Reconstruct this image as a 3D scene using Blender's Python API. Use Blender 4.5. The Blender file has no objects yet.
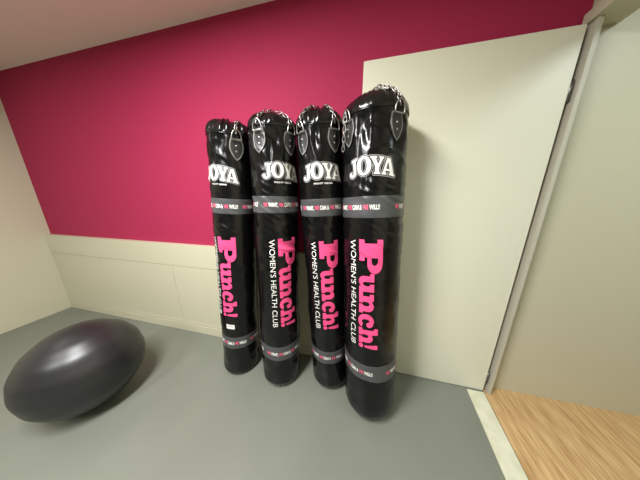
import bpy, bmesh, math, random
import numpy as np
from mathutils import Vector, Matrix, noise

scene = bpy.context.scene
COL = scene.collection
R = math.radians
H = 1.33                      # camera height

# ------------------------------------------------------------------ helpers
def link(name, me, mat=None, parent=None, smooth=True):
    o = bpy.data.objects.new(name, me)
    COL.objects.link(o)
    if mat: me.materials.append(mat)
    if parent: o.parent = parent
    if smooth:
        me.polygons.foreach_set('use_smooth', [True] * len(me.polygons))
    return o

def pydata(name, v, f, mat=None, parent=None, smooth=True):
    me = bpy.data.meshes.new(name)
    me.from_pydata([tuple(p) for p in v], [], f)
    me.update()
    bm = bmesh.new(); bm.from_mesh(me)
    bmesh.ops.recalc_face_normals(bm, faces=bm.faces)
    bm.to_mesh(me); bm.free()
    return link(name, me, mat, parent, smooth)

def box_data(x0, x1, y0, y1, z0, z1, bevel=0.0):
    bm = bmesh.new()
    bmesh.ops.create_cube(bm, size=1)
    for v in bm.verts:
        v.co = ((x0 + x1) / 2 + v.co.x * (x1 - x0), (y0 + y1) / 2 + v.co.y * (y1 - y0), (z0 + z1) / 2 + v.co.z * (z1 - z0))
    if bevel:
        bmesh.ops.bevel(bm, geom=bm.edges[:], offset=bevel, segments=2, affect='EDGES')
    return bm

def box(name, x0, x1, y0, y1, z0, z1, mat, parent=None, bevel=0.0):
    bm = box_data(x0, x1, y0, y1, z0, z1, bevel)
    me = bpy.data.meshes.new(name); bm.to_mesh(me); bm.free()
    return link(name, me, mat, parent, False)

def struct(o):
    o['kind'] = 'structure'
    return o

def tube_geo(pts, rad, closed=False, n=8, V=None, F=None):
    V = [] if V is None else V; F = [] if F is None else F
    pts = [Vector(p) for p in pts]; m = len(pts); base = len(V)
    prev = None
    for k in range(m):
        a = pts[(k - 1) % m] if (closed or k > 0) else pts[k]
        b = pts[(k + 1) % m] if (closed or k < m - 1) else pts[k]
        t = (b - a).normalized()
        if prev is None:
            prev = t.orthogonal().normalized()
        u = (prev - t * prev.dot(t)).normalized(); prev = u
        w = t.cross(u)
        for j in range(n):
            q = 2 * math.pi * j / n
            V.append(pts[k] + (u * math.cos(q) + w * math.sin(q)) * rad)
    for k in range(m if closed else m - 1):
        k2 = (k + 1) % m
        for j in range(n):
            j2 = (j + 1) % n
            F.append((base + k * n + j, base + k * n + j2, base + k2 * n + j2, base + k2 * n + j))
    if not closed:
        F.append(tuple(base + j for j in range(n))[::-1])
        F.append(tuple(base + (m - 1) * n + j for j in range(n)))
    return V, F

# ------------------------------------------------------------------ materials
def new_mat(name, color, rough=0.5, metal=0.0, spec=0.5):
    m = bpy.data.materials.new(name); m.use_nodes = True
    b = m.node_tree.nodes['Principled BSDF']
    b.inputs['Base Color'].default_value = (*color, 1)
    b.inputs['Roughness'].default_value = rough
    b.inputs['Metallic'].default_value = metal
    b.inputs['Specular IOR Level'].default_value = spec
    return m

def srgb(r, g, b):
    f = lambda c: (c / 255 / 12.92) if c / 255 <= .04045 else ((c / 255 + .055) / 1.055) ** 2.4
    return (f(r), f(g), f(b))

def add_noise_bump(m, scale, strength, dist=0.002, detail=4, stretch=(1, 1, 1), rough=.5):
    nt = m.node_tree; b = nt.nodes['Principled BSDF']
    tc = nt.nodes.new('ShaderNodeTexCoord'); mp = nt.nodes.new('ShaderNodeMapping')
    mp.inputs['Scale'].default_value = stretch
    n = nt.nodes.new('ShaderNodeTexNoise'); n.inputs['Scale'].default_value = scale; n.inputs['Detail'].default_value = detail
    n.inputs['Roughness'].default_value = rough
    bp = nt.nodes.new('ShaderNodeBump'); bp.inputs['Strength'].default_value = strength; bp.inputs['Distance'].default_value = dist
    nt.links.new(tc.outputs['Object'], mp.inputs['Vector']); nt.links.new(mp.outputs['Vector'], n.inputs['Vector'])
    nt.links.new(n.outputs['Fac'], bp.inputs['Height']); nt.links.new(bp.outputs['Normal'], b.inputs['Normal'])
    return n

def add_mottle(m, c1, c2, scale, detail=3, lo=.35, hi=.65):
    nt = m.node_tree; b = nt.nodes['Principled BSDF']
    tc = nt.nodes.new('ShaderNodeTexCoord'); n = nt.nodes.new('ShaderNodeTexNoise')
    n.inputs['Scale'].default_value = scale; n.inputs['Detail'].default_value = detail
    r = nt.nodes.new('ShaderNodeValToRGB')
    r.color_ramp.elements[0].position = lo; r.color_ramp.elements[1].position = hi
    r.color_ramp.elements[0].color = (*c1, 1); r.color_ramp.elements[1].color = (*c2, 1)
    nt.links.new(tc.outputs['Object'], n.inputs['Vector']); nt.links.new(n.outputs['Fac'], r.inputs['Fac'])
    nt.links.new(r.outputs['Color'], b.inputs['Base Color'])

PINK_W = new_mat('magenta_paint', (.368, .022, .073), .75, spec=.25)
add_noise_bump(PINK_W, 160, .15, .001)
CREAM = new_mat('cream_paint', (.554, .528, .385), .45)
add_noise_bump(CREAM, 40, .08, .001)
DOORM = new_mat('door_paint', (.72, .71, .56), .42)
add_noise_bump(DOORM, 60, .05, .001)
CEILM = new_mat('ceiling_paint', (.88, .82, .73), .9)
add_noise_bump(CEILM, 120, .2, .001)
FLOORM = new_mat('grey_vinyl_floor', srgb(132, 134, 131), .42, spec=.4)
add_mottle(FLOORM, (.164, .174, .142), (.180, .191, .155), 2.2, 6)
add_noise_bump(FLOORM, 55, .05, .001)
THRESH = new_mat('white_threshold', srgb(226, 222, 208), .5)
add_mottle(THRESH, srgb(200, 198, 172), srgb(214, 212, 188), 14, 5)
FARWALL = new_mat('grey_far_wall', srgb(96, 92, 86), .8)
JAMB = new_mat('jamb_paint', srgb(190, 186, 168), .5)
STEEL = new_mat('steel', (.40, .39, .37), .34, 1.0)
DSTEEL = new_mat('dull_steel', (.22, .21, .2), .4, 1.0)
VINYL = new_mat('black_vinyl', (.0035, .0035, .0035), .22, spec=.36)
n_ = add_noise_bump(VINYL, 26, .3, .004, 6, (1, 1, .8), .55)
VINYL2 = new_mat('black_vinyl_collar', (.004, .004, .004), .2, spec=.5)
add_noise_bump(VINYL2, 34, .35, .004, 5)
TABM = new_mat('tab_leather', (.02, .02, .019), .45)
add_noise_bump(TABM, 90, .2, .001)
PIPE = new_mat('tab_edge_stitch', (.19, .185, .17), .5)
BAND = new_mat('grey_band', srgb(72, 73, 74), .36, spec=.5)
add_noise_bump(BAND, 26, .25, .003, 5)
WHITE = new_mat('white_print', srgb(228, 226, 220), .45)
SILVER = new_mat('silver_print', srgb(165, 165, 162), .4)
BLACKP = new_mat('black_print', (.008, .008, .008), .4)
HOT = new_mat('hot_pink_print', srgb(236, 76, 132), .45)
ROSE = new_mat('rose_print', srgb(222, 92, 122), .45)
BALLM = new_mat('black_rubber', (.016, .016, .016), .38)
add_noise_bump(BALLM, 30, .1, .002)

WOOD = new_mat('oak_floor', srgb(196, 160, 112), .45)
nt = WOOD.node_tree
tc = nt.nodes.new('ShaderNodeTexCoord'); mp = nt.nodes.new('ShaderNodeMapping'); mp.inputs['Scale'].default_value = (14, 1.2, 1)
nz = nt.nodes.new('ShaderNodeTexNoise'); nz.inputs['Scale'].default_value = 5; nz.inputs['Detail'].default_value = 6
rp = nt.nodes.new('ShaderNodeValToRGB')
rp.color_ramp.elements[0].position = .3; rp.color_ramp.elements[1].position = .7
rp.color_ramp.elements[0].color = (*srgb(166, 126, 80), 1); rp.color_ramp.elements[1].color = (*srgb(208, 176, 126), 1)
nt.links.new(tc.outputs['Object'], mp.inputs['Vector']); nt.links.new(mp.outputs['Vector'], nz.inputs['Vector'])
nt.links.new(nz.outputs['Fac'], rp.inputs['Fac']); nt.links.new(rp.outputs['Color'], nt.nodes['Principled BSDF'].inputs['Base Color'])

# ------------------------------------------------------------------ 2-D shapes by signed distance, meshed by marching squares
def arc(cx, cy, rx, ry, a0, a1, n=24):
    return [(cx + rx * math.cos(R(a0 + (a1 - a0) * k / n)), cy + ry * math.sin(R(a0 + (a1 - a0) * k / n))) for k in range(n + 1)]

def sdf_poly(X, Y, contours):
    d = np.full(X.shape, 1e9); inside = np.zeros(X.shape, bool)
    for c in contours:
        m = len(c)
        for k in range(m):
            ax, ay = c[k]; bx, by = c[(k + 1) % m]
            ex, ey = bx - ax, by - ay
            L = ex * ex + ey * ey
            if L < 1e-14: continue
            t = np.clip(((X - ax) * ex + (Y - ay) * ey) / L, 0, 1)
            d = np.minimum(d, (X - ax - t * ex) ** 2 + (Y - ay - t * ey) ** 2)
            cond = (ay > Y) != (by > Y)
            if abs(ey) > 1e-12:
                inside ^= cond & (X < ex * (Y - ay) / ey + ax)
    d = np.sqrt(d)
    return np.where(inside, -d, d)

def sdf_union(X, Y, pieces):
    s = np.full(X.shape, 1e9)
    for p in pieces:
        s = np.minimum(s, sdf_poly(X, Y, p))
    return s

def marching(S, xs, ys):
    """triangles/polygons of the region S<0 on the grid"""
    V = []; F = []; vid = {}
    def corner(i, j):
        k = ('c', i, j)
        if k not in vid: vid[k] = len(V); V.append((xs[i], ys[j]))
        return vid[k]
    def edge(i, j, i2, j2):
        k = ('e', min((i, j), (i2, j2)), max((i, j), (i2, j2)))
        if k not in vid:
            a, b = S[j, i], S[j2, i2]; t = min(max(a / (a - b), .02), .98)
            vid[k] = len(V); V.append((xs[i] + (xs[i2] - xs[i]) * t, ys[j] + (ys[j2] - ys[j]) * t))
        return vid[k]
    ny, nx = S.shape
    neg = S < 0
    act = neg[:-1, :-1] | neg[1:, :-1] | neg[:-1, 1:] | neg[1:, 1:]
    for j, i in zip(*np.nonzero(act)):
        c = [(i, j), (i + 1, j), (i + 1, j + 1), (i, j + 1)]
        ins = [bool(neg[q[1], q[0]]) for q in c]
        poly = []
        for k in range(4):
            k2 = (k + 1) % 4
            if ins[k]: poly.append(corner(*c[k]))
            if ins[k] != ins[k2]: poly.append(edge(*c[k], *c[k2]))
        if len(poly) >= 3: F.append(tuple(poly))
    return V, F

def text2d(s, bold=0.0):
    cu = bpy.data.curves.new('t', 'FONT'); cu.body = s; cu.size = 1; cu.fill_mode = 'FRONT'; cu.offset = bold
    cu.resolution_u = 4
    o = bpy.data.objects.new('t', cu); COL.objects.link(o)
    bpy.context.view_layer.update()
    me = bpy.data.meshes.new_from_object(o.evaluated_get(bpy.context.evaluated_depsgraph_get()))
    V = [(v.co.x, v.co.y) for v in me.vertices]; F = [tuple(p.vertices) for p in me.polygons]
    bpy.data.objects.remove(o); bpy.data.curves.remove(cu); bpy.data.meshes.remove(me)
    return V, F

_tc = {}
def text_fit(s, w, h, bold=0.0, step=.006):
    """text scaled into a w x h box with its lower left corner at 0,0, cut into strips narrow enough to wrap"""
    key = (s, w, h, bold)
    if key in _tc: return _tc[key]
    V, F = text2d(s, bold)
    x0 = min(v[0] for v in V); x1 = max(v[0] for v in V); y0 = min(v[1] for v in V if True); y1 = max(v[1] for v in V)
    capV, _ = text2d('H', bold); yb = min(v[1] for v in capV); yt = max(v[1] for v in capV)
    V = [((v[0] - x0) / (x1 - x0) * w, (v[1] - yb) / (yt - yb) * h) for v in V]
    bm = bmesh.new(); bv = [bm.verts.new((a, b, 0)) for a, b in V]
    for f in F:
        try: bm.faces.new([bv[i] for i in f])
        except ValueError: pass
    bmesh.ops.remove_doubles(bm, verts=bm.verts[:], dist=1e-6)
    ax = [(Vector((1, 0, 0)), w), (Vector((0, 1, 0)), h * 1.3)]
    for nrm, ext in ax:
        k = step
        while k < ext:
            bmesh.ops.bisect_plane(bm, geom=bm.verts[:] + bm.edges[:] + bm.faces[:], plane_co=nrm * k, plane_no=nrm, dist=1e-7)
            k += step
    bm.verts.index_update()
    out = ([(v.co.x, v.co.y) for v in bm.verts], [tuple(v.index for v in f.verts) for f in bm.faces])
    bm.free(); _tc[key] = out
    return out

# ------------------------------------------------------------------ lettering outlines
def rect(x0, y0, x1, y1): return [[(x0, y0), (x1, y0), (x1, y1), (x0, y1)]]

def joya_pieces():
    """word of heavy serif capitals, drawn on 0..0.222 x 0..0.078, then arched"""
    P = []
    h = .072
    # J
    P += [[[(.026, h), (.054, h), (.054, h - .010), (.049, h - .011)] + [(.049, .018)] + arc(.028, .018, .021, .022, 0, -180, 16) + arc(.0155, .013, .0095, .0095, 175, 20, 10) + [(.026, .006), (.0325, .014), (.0325, h - .011), (.026, h - .010)]]]
    # O
    P += [[arc(.0855, h / 2, .0335, .039, 0, 360, 40)[:-1], arc(.0855, h / 2, .0125, .027, 0, 360, 30)[:-1]]]
    # Y
    P += [[[(.112, h), (.141, h), (.141, h - .009), (.137, h - .010), (.146, .042), (.153, h - .010), (.149, h - .009), (.149, h), (.170, h), (.170, h - .009), (.165, h - .010),
            (.1515, .030), (.1515, .010), (.157, .009), (.157, 0), (.128, 0), (.128, .009), (.134, .010), (.134, .030), (.117, h - .010), (.112, h - .009)]]]
    # A
    P += [[[(.182, h), (.198, h), (.217, .010), (.222, .009), (.222, 0), (.192, 0), (.192, .009), (.197, .010), (.1955, .017), (.179, .017), (.1775, .010), (.182, .009), (.182, 0), (.161, 0), (.161, .009), (.166, .010)],
           [(.1815, .027), (.193, .027), (.1875, .053)]]]
    def warp(p):
        x, y = p; t = (x - .111) / .111
        return (x + .004 * t * (y / h), y * (1.06 - .10 * t * t) + .012 * (1 - t * t) - .004 * t)
    dens = []
    for piece in P:
        np_ = []
        for c in piece:
            o = []
            for k in range(len(c)):
                a, b = c[k], c[(k + 1) % len(c)]
                m = max(1, int(math.hypot(b[0] - a[0], b[1] - a[1]) / .008))
                for q in range(m): o.append(warp((a[0] + (b[0] - a[0]) * q / m, a[1] + (b[1] - a[1]) * q / m)))
            np_.append(o)
        dens.append(np_)
    return dens

def punch_pieces():
    """Punch! in heavy slab serif lower case; x runs along the word (0..0.585), y is letter height"""
    P = []
    C = .112                                              # capital
    # P : 0 .. .158
    P += [[[(0, 0), (.100, 0), (.100, .028), (.083, .028), (.083, .040), (.112, .040)] + arc(.112, .076, .046, .036, -90, 90, 22) + [(0, C), (0, C - .028), (.017, C - .028), (.017, .028), (0, .028)],
           [(.084, .061), (.100, .061)] + arc(.100, .075, .018, .014, -90, 90, 10) + [(.084, .089)]]]
    x = .158; h = .076                                    # u
    P += [[[(x, h), (x + .045, h), (x + .045, .036)] + arc(x + .056, .034, .011, .013, 180, 300, 8) + [(x + .067, .036), (x + .067, h - .022), (x + .056, h - .022), (x + .056, h), (x + .101, h),
            (x + .101, .022), (x + .113, .022), (x + .113, 0), (x + .072, 0), (x + .070, .009)] + arc(x + .044, .028, .031, .030, -60, -180, 14) + [(x + .013, h - .022), (x, h - .022)]]]
    x = .270                                              # n
    P += [[[(x, h), (x + .040, h), (x + .043, h - .010)] + arc(x + .070, h - .029, .031, .030, 120, 0, 14) + [(x + .101, .022), (x + .112, .022), (x + .112, 0), (x + .060, 0), (x + .060, .022), (x + .068, .022), (x + .068, .040)]
           + arc(x + .057, .041, .011, .013, 0, 180, 8) + [(x + .046, .022), (x + .054, .022), (x + .054, 0), (x, 0), (x, .022), (x + .012, .022), (x + .012, h - .022), (x, h - .022)]]]
    x = .382                                              # c
    P += [[arc(x + .046, .038, .044, .041, 42, 330, 34) + [(x + .058, .024)] + arc(x + .048, .037, .014, .019, 320, 60, 16)[::1] + [(x + .058, .046), (x + .084, .046)]]]
    P += [[arc(x + .066, .056, .017, .017, 0, 360, 16)[:-1]]]
    x = .468; A = .100                                    # h
    P += [[[(x, A), (x + .040, A), (x + .040, h - .008)] + arc(x + .059, h - .029, .029, .028, 110, 0, 14) + [(x + .088, .022), (x + .097, .022), (x + .097, 0), (x + .053, 0), (x + .053, .022), (x + .059, .022), (x + .059, .038)]
           + arc(x + .0495, .039, .0095, .012, 0, 180, 8) + [(x + .040, .022), (x + .047, .022), (x + .047, 0), (x, 0), (x, .022), (x + .011, .022), (x + .011, A - .022), (x, A - .022)]]]
    x = .569                                              # !
    P += [[[(x + .004, .032), (x + .019, .032), (x + .026, A - .006), (x + .024, A), (x - .001, A), (x - .003, A - .006)]]]
    P += [[arc(x + .0115, .013, .014, .0135, 0, 360, 20)[:-1]]]
    return P

_sdf = {}
def shape(name, pieces, x0, x1, y0, y1, step, level=0.0, ring=None):
    """mesh of sdf<level (or |sdf-level|<ring)"""
    if name not in _sdf:
        xs = np.arange(x0, x1 + step, step); ys = np.arange(y0, y1 + step, step)
        X, Y = np.meshgrid(xs, ys)
        _sdf[name] = (sdf_union(X, Y, pieces), xs, ys)
    S, xs, ys = _sdf[name]
    T = (np.abs(S - level) - ring) if ring else S - level
    return marching(T, xs, ys)

SHIELD = [[[(-.027, .056), (.027, .056), (.034, .030), (.036, .008), (.031, -.016), (.018, -.042), (0, -.060), (-.018, -.042), (-.031, -.016), (-.036, .008), (-.034, .030)]]]

# ------------------------------------------------------------------ punching bags
def smooth(a, b, x):
    t = min(max((x - a) / (b - a), 0), 1); return t * t * (3 - 2 * t)

class Bag:
    def __init__(s, r, r2, seam, u1, u0, l1, l0, bx, by, dx, dy, seed, wr, foot=.06, dents=()):
        s.dents = dents
        s.foot = foot
        s.r, s.r2, s.seam, s.u1, s.u0, s.l1, s.l0 = r, r2, seam, u1, u0, l1, l0
        s.seed, s.wr = seed, wr
        ax = Vector((dx, dy, 1)).normalized()
        e1 = (Vector((1, 0, 0)) - ax * ax.x).normalized(); e2 = ax.cross(e1)
        s.M = Matrix(((e1.x, e2.x, ax.x, bx), (e1.y, e2.y, ax.y, by), (e1.z, e2.z, ax.z, 0), (0, 0, 0, 1)))
    def rad(s, z): return s.r + (s.r2 - s.r) * z / 1.7
    def disp(s, th, z):
        c, q = math.cos(th), math.sin(th); o = s.seed * 7.3
        P = Vector((c * .14 + o, q * .14, z))
        top = smooth(1.28, 1.62, z)
        d = .0045 * noise.noise(Vector((P.x * 6, P.y * 6, z * 4 + o)))
        d += .0022 * noise.noise(Vector((P.x * 16, P.y * 16, z * 11 - o)))
        # draped folds falling from the seam
        n = noise.noise(Vector((P.x * 15 + 1.3 * z, P.y * 15 - z, z * 2.2 + o)))
        d += top * s.wr * .013 * (abs(n) - .25)
        # diagonal creases
        n = noise.noise(Vector((P.x * 11 + 5 * z, P.y * 11 + 4 * z, z * 7 + 3 * o)))
        d += (.25 + .75 * top) * s.wr * .005 * (max(0, 1 - 4 * abs(n)) - .3)
        # squeezed horizontal rolls below and above the upper band
        w = math.exp(-((z - 1.12) / .14) ** 2) + .7 * math.exp(-((z - 1.36) / .07) ** 2)
        n = noise.noise(Vector((P.x * 5, P.y * 5, z * 26 + o + 2 * c)))
        d += w * s.wr * .0055 * (1 - 2.2 * abs(n))
        for (t0, z0, wt, wz, am) in s.dents:
            dt = (th - R(t0) + math.pi) % (2 * math.pi) - math.pi
            d += am * math.exp(-(dt / wt) ** 2 - ((z - z0) / wz) ** 2)
        n = noise.noise(Vector((P.x * 7, P.y * 7, z * 15 - o)))
        d += smooth(1.1, .5, z) * 0 + .0018 * n
        return d if d < .003 else .003 + (d - .003) * .25
    def pt(s, th, z, off=0.0):
        rr = s.rad(z) + s.disp(th, z) * smooth(s.seam + .002, s.seam - .03, z) + off
        return Vector((rr * math.cos(th), rr * math.sin(th), z))

def profile_body(b):
    rows = []
    c = b.foot
    r0 = b.r
    for k in range(1, 6): rows.append(('b', (r0 - c) * k / 5, 0.0))
    for k in range(1, 10):
        a = math.pi / 2 * k / 9
        rows.append(('b', r0 - c + c * math.sin(a), c * (1 - math.cos(a))))
    n = 250
    for k in range(1, n + 1):
        rows.append(('s', None, c + (b.seam - c) * k / n))
    return rows

def build_bag(b, label, text_c, joya_s, punch_s0, punch_len, punch_off, up_start, low_start, tabs, over, dangles=(), sticker=None, lacing=False, collar=1.0, small=True, pleat=1.0):
    root = bpy.data.objects.new('punching_bag', None); COL.objects.link(root)
    root.empty_display_size = .2
    root.matrix_world = b.M
    root['label'] = label; root['category'] = 'punching bag'; root['group'] = 'black punching bags in a row'
    NT = 168
    # ---- body
    V = [Vector((0, 0, 0))]; F = []
    rows = profile_body(b)
    Minv = b.M.inverted()
    for kind, rr, z in rows:
        for j in range(NT):
            th = 2 * math.pi * j / NT
            if kind == 'b':
                p = Vector((rr * math.cos(th), rr * math.sin(th), z))
                k = smooth(0, .05, z)
                d = b.disp(th, z) * k
                p.x += d * math.cos(th); p.y += d * math.sin(th)
            else:
                p = b.pt(th, z)
            if z < .12:
                w = b.M @ p
                if w.z < .0004: w.z = .0004; p = Minv @ w
            V.append(p)
    w = b.M @ V[0]; w.z = .0004; V[0] = Minv @ w
    for j in range(NT): F.append((0, 1 + (j + 1) % NT, 1 + j))
    for k in range(len(rows) - 1):
        for j in range(NT):
            j2 = (j + 1) % NT
            F.append((1 + k * NT + j, 1 + k * NT + j2, 1 + (k + 1) * NT + j2, 1 + (k + 1) * NT + j))
    pydata('body', V, F, VINYL, root)

    # ---- collar : pleated shoulder above the seam, open in the middle
    prof = [(.0010, -.004), (.0030, .004), (.0025, .014), (-.002, .030), (-.012, .048), (-.026, .064), (-.043, .077), (-.060, .085), (-.075, .087), (-.082, .082), (-.084, .060), (-.086, .03)]
    V = []; F = []; rt = b.rad(b.seam)
    for k, (dr, dz) in enumerate(prof):
        w = smooth(0, 4, k) * (1.25 if k < 9 else .6)
        for j in range(NT):
            th = 2 * math.pi * j / NT
            n = noise.noise(Vector((math.cos(th) * 2.2, math.sin(th) * 2.2, b.seed * 3.1)))
            pl = math.sin(17 * th + 5 * n) * .6 + math.sin(29 * th - 7 * n + b.seed) * .4
            d = w * pleat * .006 * pl + .006 * n * smooth(1, 6, k)
            rr = rt * (1 + dr / .14) + d * .8
            V.append(Vector((rr * math.cos(th), rr * math.sin(th), b.seam + dz * collar * rt / .14 + d * 1.0)))
    for k in range(len(prof) - 1):
        for j in range(NT):
            j2 = (j + 1) % NT
            F.append((k * NT + j, k * NT + j2, (k + 1) * NT + j2, (k + 1) * NT + j))
    # inner filling under the opening
    k = len(prof) - 1; V.append(Vector((0, 0, b.seam + .02)))
    for j in range(NT): F.append((k * NT + j, k * NT + (j + 1) % NT, len(V) - 1))
    pydata('collar', V, F, VINYL2, root)
    # seam cord
    V, F = tube_geo([b.pt(2 * math.pi * j / 96, b.seam - .003, .0015) for j in range(96)], .0032, True)
    pydata('seam', V, F, VINYL2, root)

    # ---- grey bands with lettering
    def wrapped(name, VF, th0, s0, mapping, off, mat, parent, solid=0.0):
        V2, F2 = VF
        V3 = []
        for x, y in V2:
            if mapping == 'h': a, z = x, y            # x along the circumference
            else: a, z = y, -x                        # text runs downwards, tops of letters to the right
            zz = s0 + z
            V3.append(b.pt(th0 + a / b.rad(zz), zz, off))
        me = bpy.data.meshes.new(name); me.from_pydata([tuple(p) for p in V3], [], F2); me.update()
        bm = bmesh.new(); bm.from_mesh(me)
        for f in bm.faces:
            f.normal_update(); c = f.calc_center_median()
            if f.normal.dot(Vector((c.x, c.y, 0))) < 0: f.normal_flip()
        bm.to_mesh(me); bm.free()
        o = link(name, me, mat, parent)
        if solid:
            m = o.modifiers.new('thickness', 'SOLIDIFY'); m.thickness = solid; m.offset = 1
        return o
    for (z1, z0, start) in ((b.u1, b.u0, up_start), (b.l1, b.l0, low_start)):
        V = []; F = []; nz = 16
        for k in range(nz + 1):
            z = z0 + (z1 - z0) * k / nz
            off = .0012 if 0 < k < nz else .0002
            for j in range(NT): V.append(b.pt(2 * math.pi * j / NT, z, off))
        for k in range(nz):
            for j in range(NT):
                j2 = (j + 1) % NT
                F.append((k * NT + j, k * NT + j2, (k + 1) * NT + j2, (k + 1) * NT + j))
        band = pydata('band', V, F, BAND, root); band['label'] = 'grey printed band'
        words = [('WE', .0245, 1), ('WANT,', .051, 0), ('WE', .0245, 1), ('CAN', .033, 0), ('&', .011, 0), ('WE', .0245, 1), ('WILL!!', .046, 0)]
        gap = .0045; hh = .0230
        per = 2 * math.pi / 3
        out = {0: ([], []), 1: ([], [])}
        for rep in range(3):
            x = 0
            for wd, wl, col in words:
                TV, TF = text_fit(wd, wl, hh, .02 if wd == '&' else .05, .006)
                Vl, Fl = out[col]; n0 = len(Vl)
                Vl += [((vx + x), vy) for vx, vy in TV] if rep == 0 else [((vx + x) + rep * per * b.rad(z0), vy) for vx, vy in TV]
                Fl += [tuple(i + n0 for i in f) for f in TF]
                x += wl + gap
        zc = (z0 + z1) / 2 - hh / 2
        o = wrapped('lettering', out[0], R(start), zc, 'h', .0022, WHITE, band); o['label'] = 'white lettering'
        o = wrapped('lettering', out[1], R(start), zc, 'h', .0022, ROSE, band); o['label'] = 'rose red lettering'

    # ---- arched capital logo
    tc0 = R(text_c) - .111 / b.rad(joya_s)
    jp = joya_pieces()
    args = ('joya', jp, -.012, .234, -.024, .104, .0013)
    lg = wrapped('logo', shape(*args, level=.0058), tc0, joya_s, 'h', .0010, SILVER, root); lg['label'] = 'silver outlined logo'
    wrapped('outline', shape(*args, level=.0032), tc0, joya_s, 'h', .0017, BLACKP, lg)
    o = wrapped('lettering', shape(*args, level=-.0008), tc0, joya_s, 'h', .0025, WHITE, lg); o['label'] = 'white capital lettering'
    if small: wrapped('lettering', text_fit('FIGHT GEAR', .098, .0085, .02), R(text_c) - .045 / b.rad(joya_s), joya_s - .0155, 'h', .0018, WHITE, root)['label'] = 'small white lettering under the logo'

    # ---- vertical wordmark and slogan
    base = R(text_c) + punch_off / b.rad(1.0)
    sc = punch_len / .595
    V2, F2 = shape('punch', punch_pieces(), -.006, .606, -.006, .122, .0024, level=-.0009)
    V2 = [((x * 1.085 if x < .158 else .1714 + (x - .158) * .968) * sc, y) for x, y in V2]
    wrapped('wordmark', (V2, F2), base, punch_s0, 'v', .0018, HOT, root)['label'] = 'hot pink wordmark running downwards'
    wrapped('slogan', text_fit("WOMEN'S HEALTH CLUB", punch_len * .985,   .0305, 0.0, .008), base - .049 / b.rad(1.0), punch_s0 - .006, 'v', .0018, WHITE, root)['label'] = 'white slogan running downwards'

    # ---- hanger tabs, rings, chains
    sp = []
    for q in tabs:
        th = R(q); z = b.seam - .078
        t = wrapped('hanger_tab', shape('shield', SHIELD, -.045, .045, -.065, .065, .003), th, z, 'h', .001, TABM, root, .005)
        wrapped('stitching', shape('shield', SHIELD, -.045, .045, -.065, .065, .003, level=-.0035, ring=.0026), th, z, 'h', .0066, PIPE, t)
        for dz in (.016, -.012):
            bm = bmesh.new(); bmesh.ops.create_uvsphere(bm, u_segments=14, v_segments=8, radius=.0055)
            p = b.pt(th, z + dz, .0062)
            er = Vector((math.cos(th), math.sin(th), 0))
            for v in bm.verts:
                c = v.co.copy(); k = c.dot(er); v.co = p + c - er * k * .5
            me = bpy.data.meshes.new('rivet'); bm.to_mesh(me); bm.free()
            link('rivet', me, STEEL, t)
        # D-ring
        er = Vector((math.cos(th), math.sin(th), 0)); et = Vector((-math.sin(th), math.cos(th), 0)); ez = Vector((0, 0, 1))
        c0 = Vector((0, 0, z + .046)) + er * (b.rad(z) + .014)
        pts = [c0 + et * x + ez * y for x, y in [(-.024, 0), (-.012, -.001), (0, -.001), (.012, -.001), (.024, 0)]]
        pts += [c0 + et * (.025 * math.cos(R(a))) + ez * (.006 + .044 * math.sin(R(a))) + er * (.004 * math.sin(R(a))) for a in range(0, 181, 15)]
        Vr, Fr = tube_geo(pts, .0030, True)
        pydata('ring', Vr, Fr, STEEL, root)
        # chain path
        topz = c0.z + .048
        path = []
        if q in over:
            f = rt / .14
            prof_o = [(.013, .002), (.010, .016), (.005, .033), (-.005, .051), (-.019, .067), (-.038, .081), (-.058, .089), (-.080, .091), (-.11, .088), (-.128, .087)]
            tw = over[q]
            for k, (dr, dz) in enumerate(prof_o):
                rr = rt * (1 + dr / .14); a = th + R(tw) * smooth(2, 9, k)
                path.append(Vector((rr * math.cos(a), rr * math.sin(a), b.seam + .002 + dz * collar * f)))
        elif q in dangles:
            rr = b.rad(z) + .018
            a = dangles[q]
            path = [Vector((rr * math.cos(th + a * k), rr * math.sin(th + a * k), topz - .012 - .028 * k)) for k in range(7)]
        if path: sp.append(path)
    for path in sp:
        # resample at link pitch
        acc = [0]
        for k in range(1, len(path)): acc.append(acc[-1] + (path[k] - path[k - 1]).length)
        def at(d):
            for k in range(1, len(path)):
                if d <= acc[k]: return path[k - 1].lerp(path[k], (d - acc[k - 1]) / (acc[k] - acc[k - 1]))
            return path[-1]
        V = []; F = []; pitch = .020; d = .003; k = 0
        while d + .012 < acc[-1]:
            p = at(d); t = (at(min(d + .012, acc[-1])) - at(max(d - .012, 0))).normalized()
            rad_ = Vector((p.x, p.y, 0)).normalized() if Vector((p.x, p.y, 0)).length > .02 else Vector((1, 0, 0))
            nrm = (rad_ + Vector((0, 0, .6)))
            nrm = (nrm - t * nrm.dot(t)).normalized(); sd = t.cross(nrm)
            ang = R(45 if k % 2 else -45); wv = nrm * math.sin(ang) + sd * math.cos(ang)
            pts = [p + t * (.0132 * math.cos(R(a))) + wv * (.0072 * math.sin(R(a))) for a in range(0, 360, 24)]
            tube_geo(pts, .0021, True, 6, V, F)
            d += pitch; k += 1
        pydata('chain', V, F, STEEL, root)

    if lacing:
        V = []; F = []
        for j in range(64):
            th = 2 * math.pi * j / 64
            z = .018 + .006 * (j % 2)
            rr = b.r - b.foot + b.foot * math.sqrt(max(0, 1 - ((b.foot - z) / b.foot) ** 2)) + .0015
            p = Vector((rr * math.cos(th), rr * math.sin(th), z)); et = Vector((-math.sin(th), math.cos(th), (.7 if j % 2 else -.7)))
            tube_geo([p - et * .0040, p + et * .0040], .0019, False, 5, V, F)
        pydata('lacing', V, F, SILVER, root)
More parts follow.
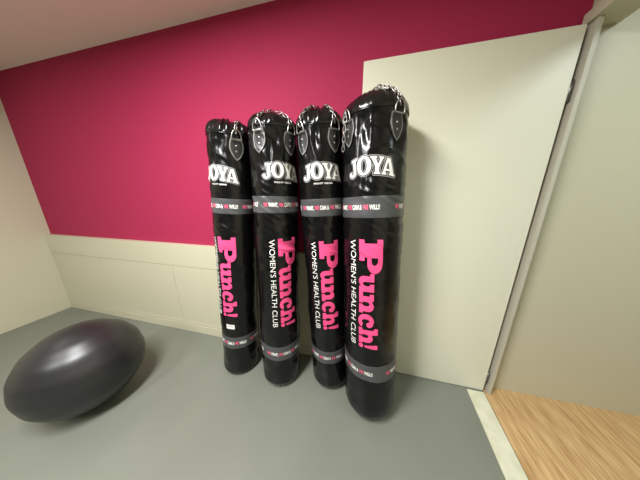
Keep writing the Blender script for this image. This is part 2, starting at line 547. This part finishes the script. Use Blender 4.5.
    if sticker:
        th, z, wdt, hgt = sticker
        xs = np.linspace(-wdt / 2, wdt / 2, 12); ys = np.linspace(-hgt / 2, hgt / 2, 8)
        V2 = [(x, y) for y in ys for x in xs]
        F2 = [(j * 12 + i, j * 12 + i + 1, (j + 1) * 12 + i + 1, (j + 1) * 12 + i) for j in range(7) for i in range(11)]
        st = wrapped('sticker', (V2, F2), R(th), z, 'h', .002, WHITE, root); st['label'] = 'small white sticker'
        V2 = []; F2 = []
        for y, x0, x1 in ((.004, -.020, .004), (.004, .008, .016), (-.003, -.020, -.006), (-.003, -.002, .018)):
            n0 = len(V2); V2 += [(x0, y), (x1, y), (x1, y + .0035), (x0, y + .0035)]; F2.append((n0, n0 + 1, n0 + 2, n0 + 3))
        wrapped('print_lines', (V2, F2), R(th), z, 'h', .0028, SILVER, st)
    return root

B1 = Bag(.1300, .1265, 1.6595, 1.3125, 1.2245, .3527, .2610, -.8883, -.1848, .0610, .0130, 1, 1.0, .045, [(-75, 1.62, .15, .05, -.011), (-100, 1.55, .08, .07, -.008), (-70, 1.18, .3, .022, -.006), (-75, 1.00, .3, .02, -.004)])
B2 = Bag(.1375, .1312, 1.6721, 1.3223, 1.2313, .3491, .2437, -.5350, -.1897, .0120, .0197, 2, 1.0, .06, [(-58, 1.60, .16, .05, -.012), (-72, 1.55, .06, .08, -.006), (-60, 1.185, .3, .02, -.006)])
B3 = Bag(.1305, .1262, 1.6710, 1.3110, 1.2174, .3363, .2419, -.1652, -.1296, -.0520, .0020, 3, .85, .06, [(-88, 1.62, .12, .05, -.012), (-80, 1.20, .25, .025, -.006)])
B4 = Bag(.1520, .1525, 1.6859, 1.3222, 1.2230, .4163, .3148, .1115, -.2480, -.0460, .0480, 4, .9, .085,
         [(-108, 1.625, .16, .05, -.013), (-118, 1.57, .05, .10, -.005), (-98, 1.60, .05, .08, .004), (-105, 1.39, .12, .05, -.007)])
build_bag(B1, 'leftmost black punching bag of the row, small white sticker near its foot', -90, 1.402, 1.084, .560, -.030,
          -153, -145, (-41, 60, 150), {-41: 40, 60: 10, 150: 0}, sticker=(-82, .4445, .058, .036))
build_bag(B2, 'second black punching bag from the left, pale lacing stitches around its foot', -45, 1.406, 1.087, .583, -.040,
          -93, -106, (-95, -24, 65, 145), {-95: 50, -24: -30, 65: 0, 145: 10}, lacing=True, collar=.9, pleat=.8)
build_bag(B3, 'black punching bag third from the left, a chain hanging down its right side', -76, 1.400, 1.082, .577, -.036,
          -136, -146, (-121, -44, 55, 140), {-121: 30, -44: -8, 55: 0, 140: 10}, collar=1.15)
build_bag(B4, 'largest black punching bag, front right of the row, standing before the cream door', -98.5, 1.404, 1.122, .598, -.044,
          -171.5, -177, (-139, -55, 35, 120), {-55: -50, 35: 0, 120: 0}, {-139: -.03}, small=False, pleat=.45)

# ------------------------------------------------------------------ room
YW = .045; ZC = 2.420
XL, YF = -3.4, -4.2
def xr(y): return .897 + .10 * y            # right wall line
struct(box('floor', XL - .1, 1.1, YF - .1, YW + .1, -.12, 0, FLOORM))
struct(box('ceiling', XL - .1, 3.2, YF - .1, 1.2, ZC, ZC + .1, CEILM))
struct(box('wall_back', XL - .1, .93, YW, YW + .1, 0, ZC, PINK_W))
struct(box('wall_left', XL - .1, XL, YF, YW, 0, ZC, CREAM))
struct(box('wall_front', XL - .1, 1.2, YF - .1, YF, 0, ZC, FARWALL))

# right wall with the doorway (slightly out of square); local y runs towards the back wall
def right_piece(name, y0, y1, z0, z1, x0, x1, mat, bevel=0):
    V = []
    for z in (z0, z1):
        for (y, dx) in ((y0, x0), (y1, x0), (y1, x1), (y0, x1)):
            V.append((xr(y) + dx, y, z))
    F = [(0, 3, 2, 1), (4, 5, 6, 7), (0, 1, 5, 4), (1, 2, 6, 5), (2, 3, 7, 6), (3, 0, 4, 7)]
    return struct(pydata(name, V, F, mat, None, False))
YD0, YD1 = -.965, -.012
right_piece('wall_right', YF, YD0 - .05, 0, ZC, .03, .13, CREAM)
right_piece('wall_right_header', YD0 - .05, YW, 2.09, ZC, .03, .13, CREAM)
right_piece('trim_1', -.030, .030, 0, 2.045, .014, .031, JAMB)             # hinge-side jamb
right_piece('trim_2', YD0 - .05, YD0, 0, 2.045, .0, .13, CREAM)            # latch-side jamb
right_piece('trim_3', YD0 - .05, .030, 2.045, 2.09, .0, .13, CREAM)        # head
right_piece('trim_4', -1.9, -.022, .0, .006, -.107, -.006, THRESH)         # white threshold strip
right_piece('floor_passage', -2.2, .5, -.1, .002, .0, 2.2, WOOD)
right_piece('wall_passage', .035, .12, 0, ZC, .033, 2.1, CREAM)
struct(box('wall_passage_end', 2.05, 2.15, -3, .5, 0, ZC, CREAM))

# boxed-in cream dado along the foot of the wall
XE = -.062
bm = box_data(XL, XE, .004, YW, .10, .705, .0015)
def join(bm, *args):
    b2 = box_data(*args); me = bpy.data.meshes.new('tmp'); b2.to_mesh(me); b2.free(); bm.from_mesh(me); bpy.data.meshes.remove(me)
bm.free()
bm = bmesh.new()
edges = [XL, -2.62, -1.683, -.745, XE]
for k in range(4):
    join(bm, edges[k] + .0012, edges[k + 1] - .0012, .003, YW, .10, .7005, .001)
me = bpy.data.meshes.new('wall_dado_panel'); bm.to_mesh(me); bm.free()
struct(link('wall_dado', me, CREAM, None, False))
struct(box('trim_5', XL, XE, 0, YW, .703, .906, CREAM, None, .002))
bm = bmesh.new()
join(bm, XL, XE, -.002, YW, 0, .085, .002)
join(bm, XL, XE, .001, YW, .085, .118, .004)
me = bpy.data.meshes.new('baseboard'); bm.to_mesh(me); bm.free()
struct(link('baseboard_back', me, CREAM, None, False))

# door leaf standing open against the back wall
door = bpy.data.objects.new('door_1', None); COL.objects.link(door)
door.location = (.892, -.0095, 0); door.rotation_euler = (0, 0, R(-1.0)); struct(door)
box('leaf', -.926, 0, 0, .036, .004, 2.037, DOORM, door, .002)
V, F = tube_geo([(.007, .006, z) for z in (.075, .11, .155)], .007)
pydata('hinge', V, F, DSTEEL, door)
V, F = tube_geo([(.007, .006, z) for z in (1.75, 1.80, 1.835)], .007)
pydata('hinge', V, F, DSTEEL, door)

# ------------------------------------------------------------------ ball at the far left
bm = bmesh.new(); RB = .27
bmesh.ops.create_uvsphere(bm, u_segments=72, v_segments=64, radius=RB)
for v in bm.verts:
    lat = math.asin(max(-1, min(1, v.co.z / RB)))
    v.co *= 1 + .004 * math.cos(lat * 18) * (abs(lat) < 1.1)
zmin = min(v.co.z for v in bm.verts)
me = bpy.data.meshes.new('exercise_ball'); bm.to_mesh(me); bm.free()
ball = link('exercise_ball', me, BALLM)
ball.location = (-1.68, -.63, -zmin)
ball['label'] = 'round black ball on the grey floor at the far left edge, near the cream dado'; ball['category'] = 'ball'

# ------------------------------------------------------------------ light
def area(name, loc, size, power, color, rot=(0, 0, 0), sy=None):
    l = bpy.data.lights.new(name, 'AREA'); l.energy = power; l.color = color
    l.shape = 'RECTANGLE'; l.size = size; l.size_y = sy or size
    o = bpy.data.objects.new(name, l); COL.objects.link(o); o.location = loc; o.rotation_euler = rot
    return o
area('ceiling_lamp', (-.86, -1.42, ZC - .03), .28, 86, (1, 1, 1), sy=.9)
area('ceiling_lamp', (-1.6, -2.55, ZC - .03), .28, 34, (1, 1, 1), sy=.9)
area('ceiling_lamp', (-2.65, -1.1, ZC - .03), .28, 4, (1, 1, 1), sy=.6)
area('passage_lamp', (1.6, -1.0, ZC - .03), .6, 15, (.84, .96, 1))

w = bpy.data.worlds.new('world'); scene.world = w; w.use_nodes = True
w.node_tree.nodes['Background'].inputs['Color'].default_value = (.8, .85, 1, 1)
w.node_tree.nodes['Background'].inputs['Strength'].default_value = .05

# ------------------------------------------------------------------ camera
cam = bpy.data.cameras.new('camera'); co = bpy.data.objects.new('camera', cam); COL.objects.link(co)
cam.sensor_fit = 'HORIZONTAL'; cam.sensor_width = 36; cam.lens = 36 * 180 / 640; cam.clip_start = .02
co.location = (0, -.9057 * H, H)
co.rotation_euler = (R(90 - 14.04), 0, R(13.0))
scene.camera = co
scene.view_settings.view_transform = 'Standard'; scene.view_settings.look = 'None'
scene.view_settings.gamma = 1; scene.view_settings.use_curve_mapping = False
scene.view_settings.exposure = 0.24
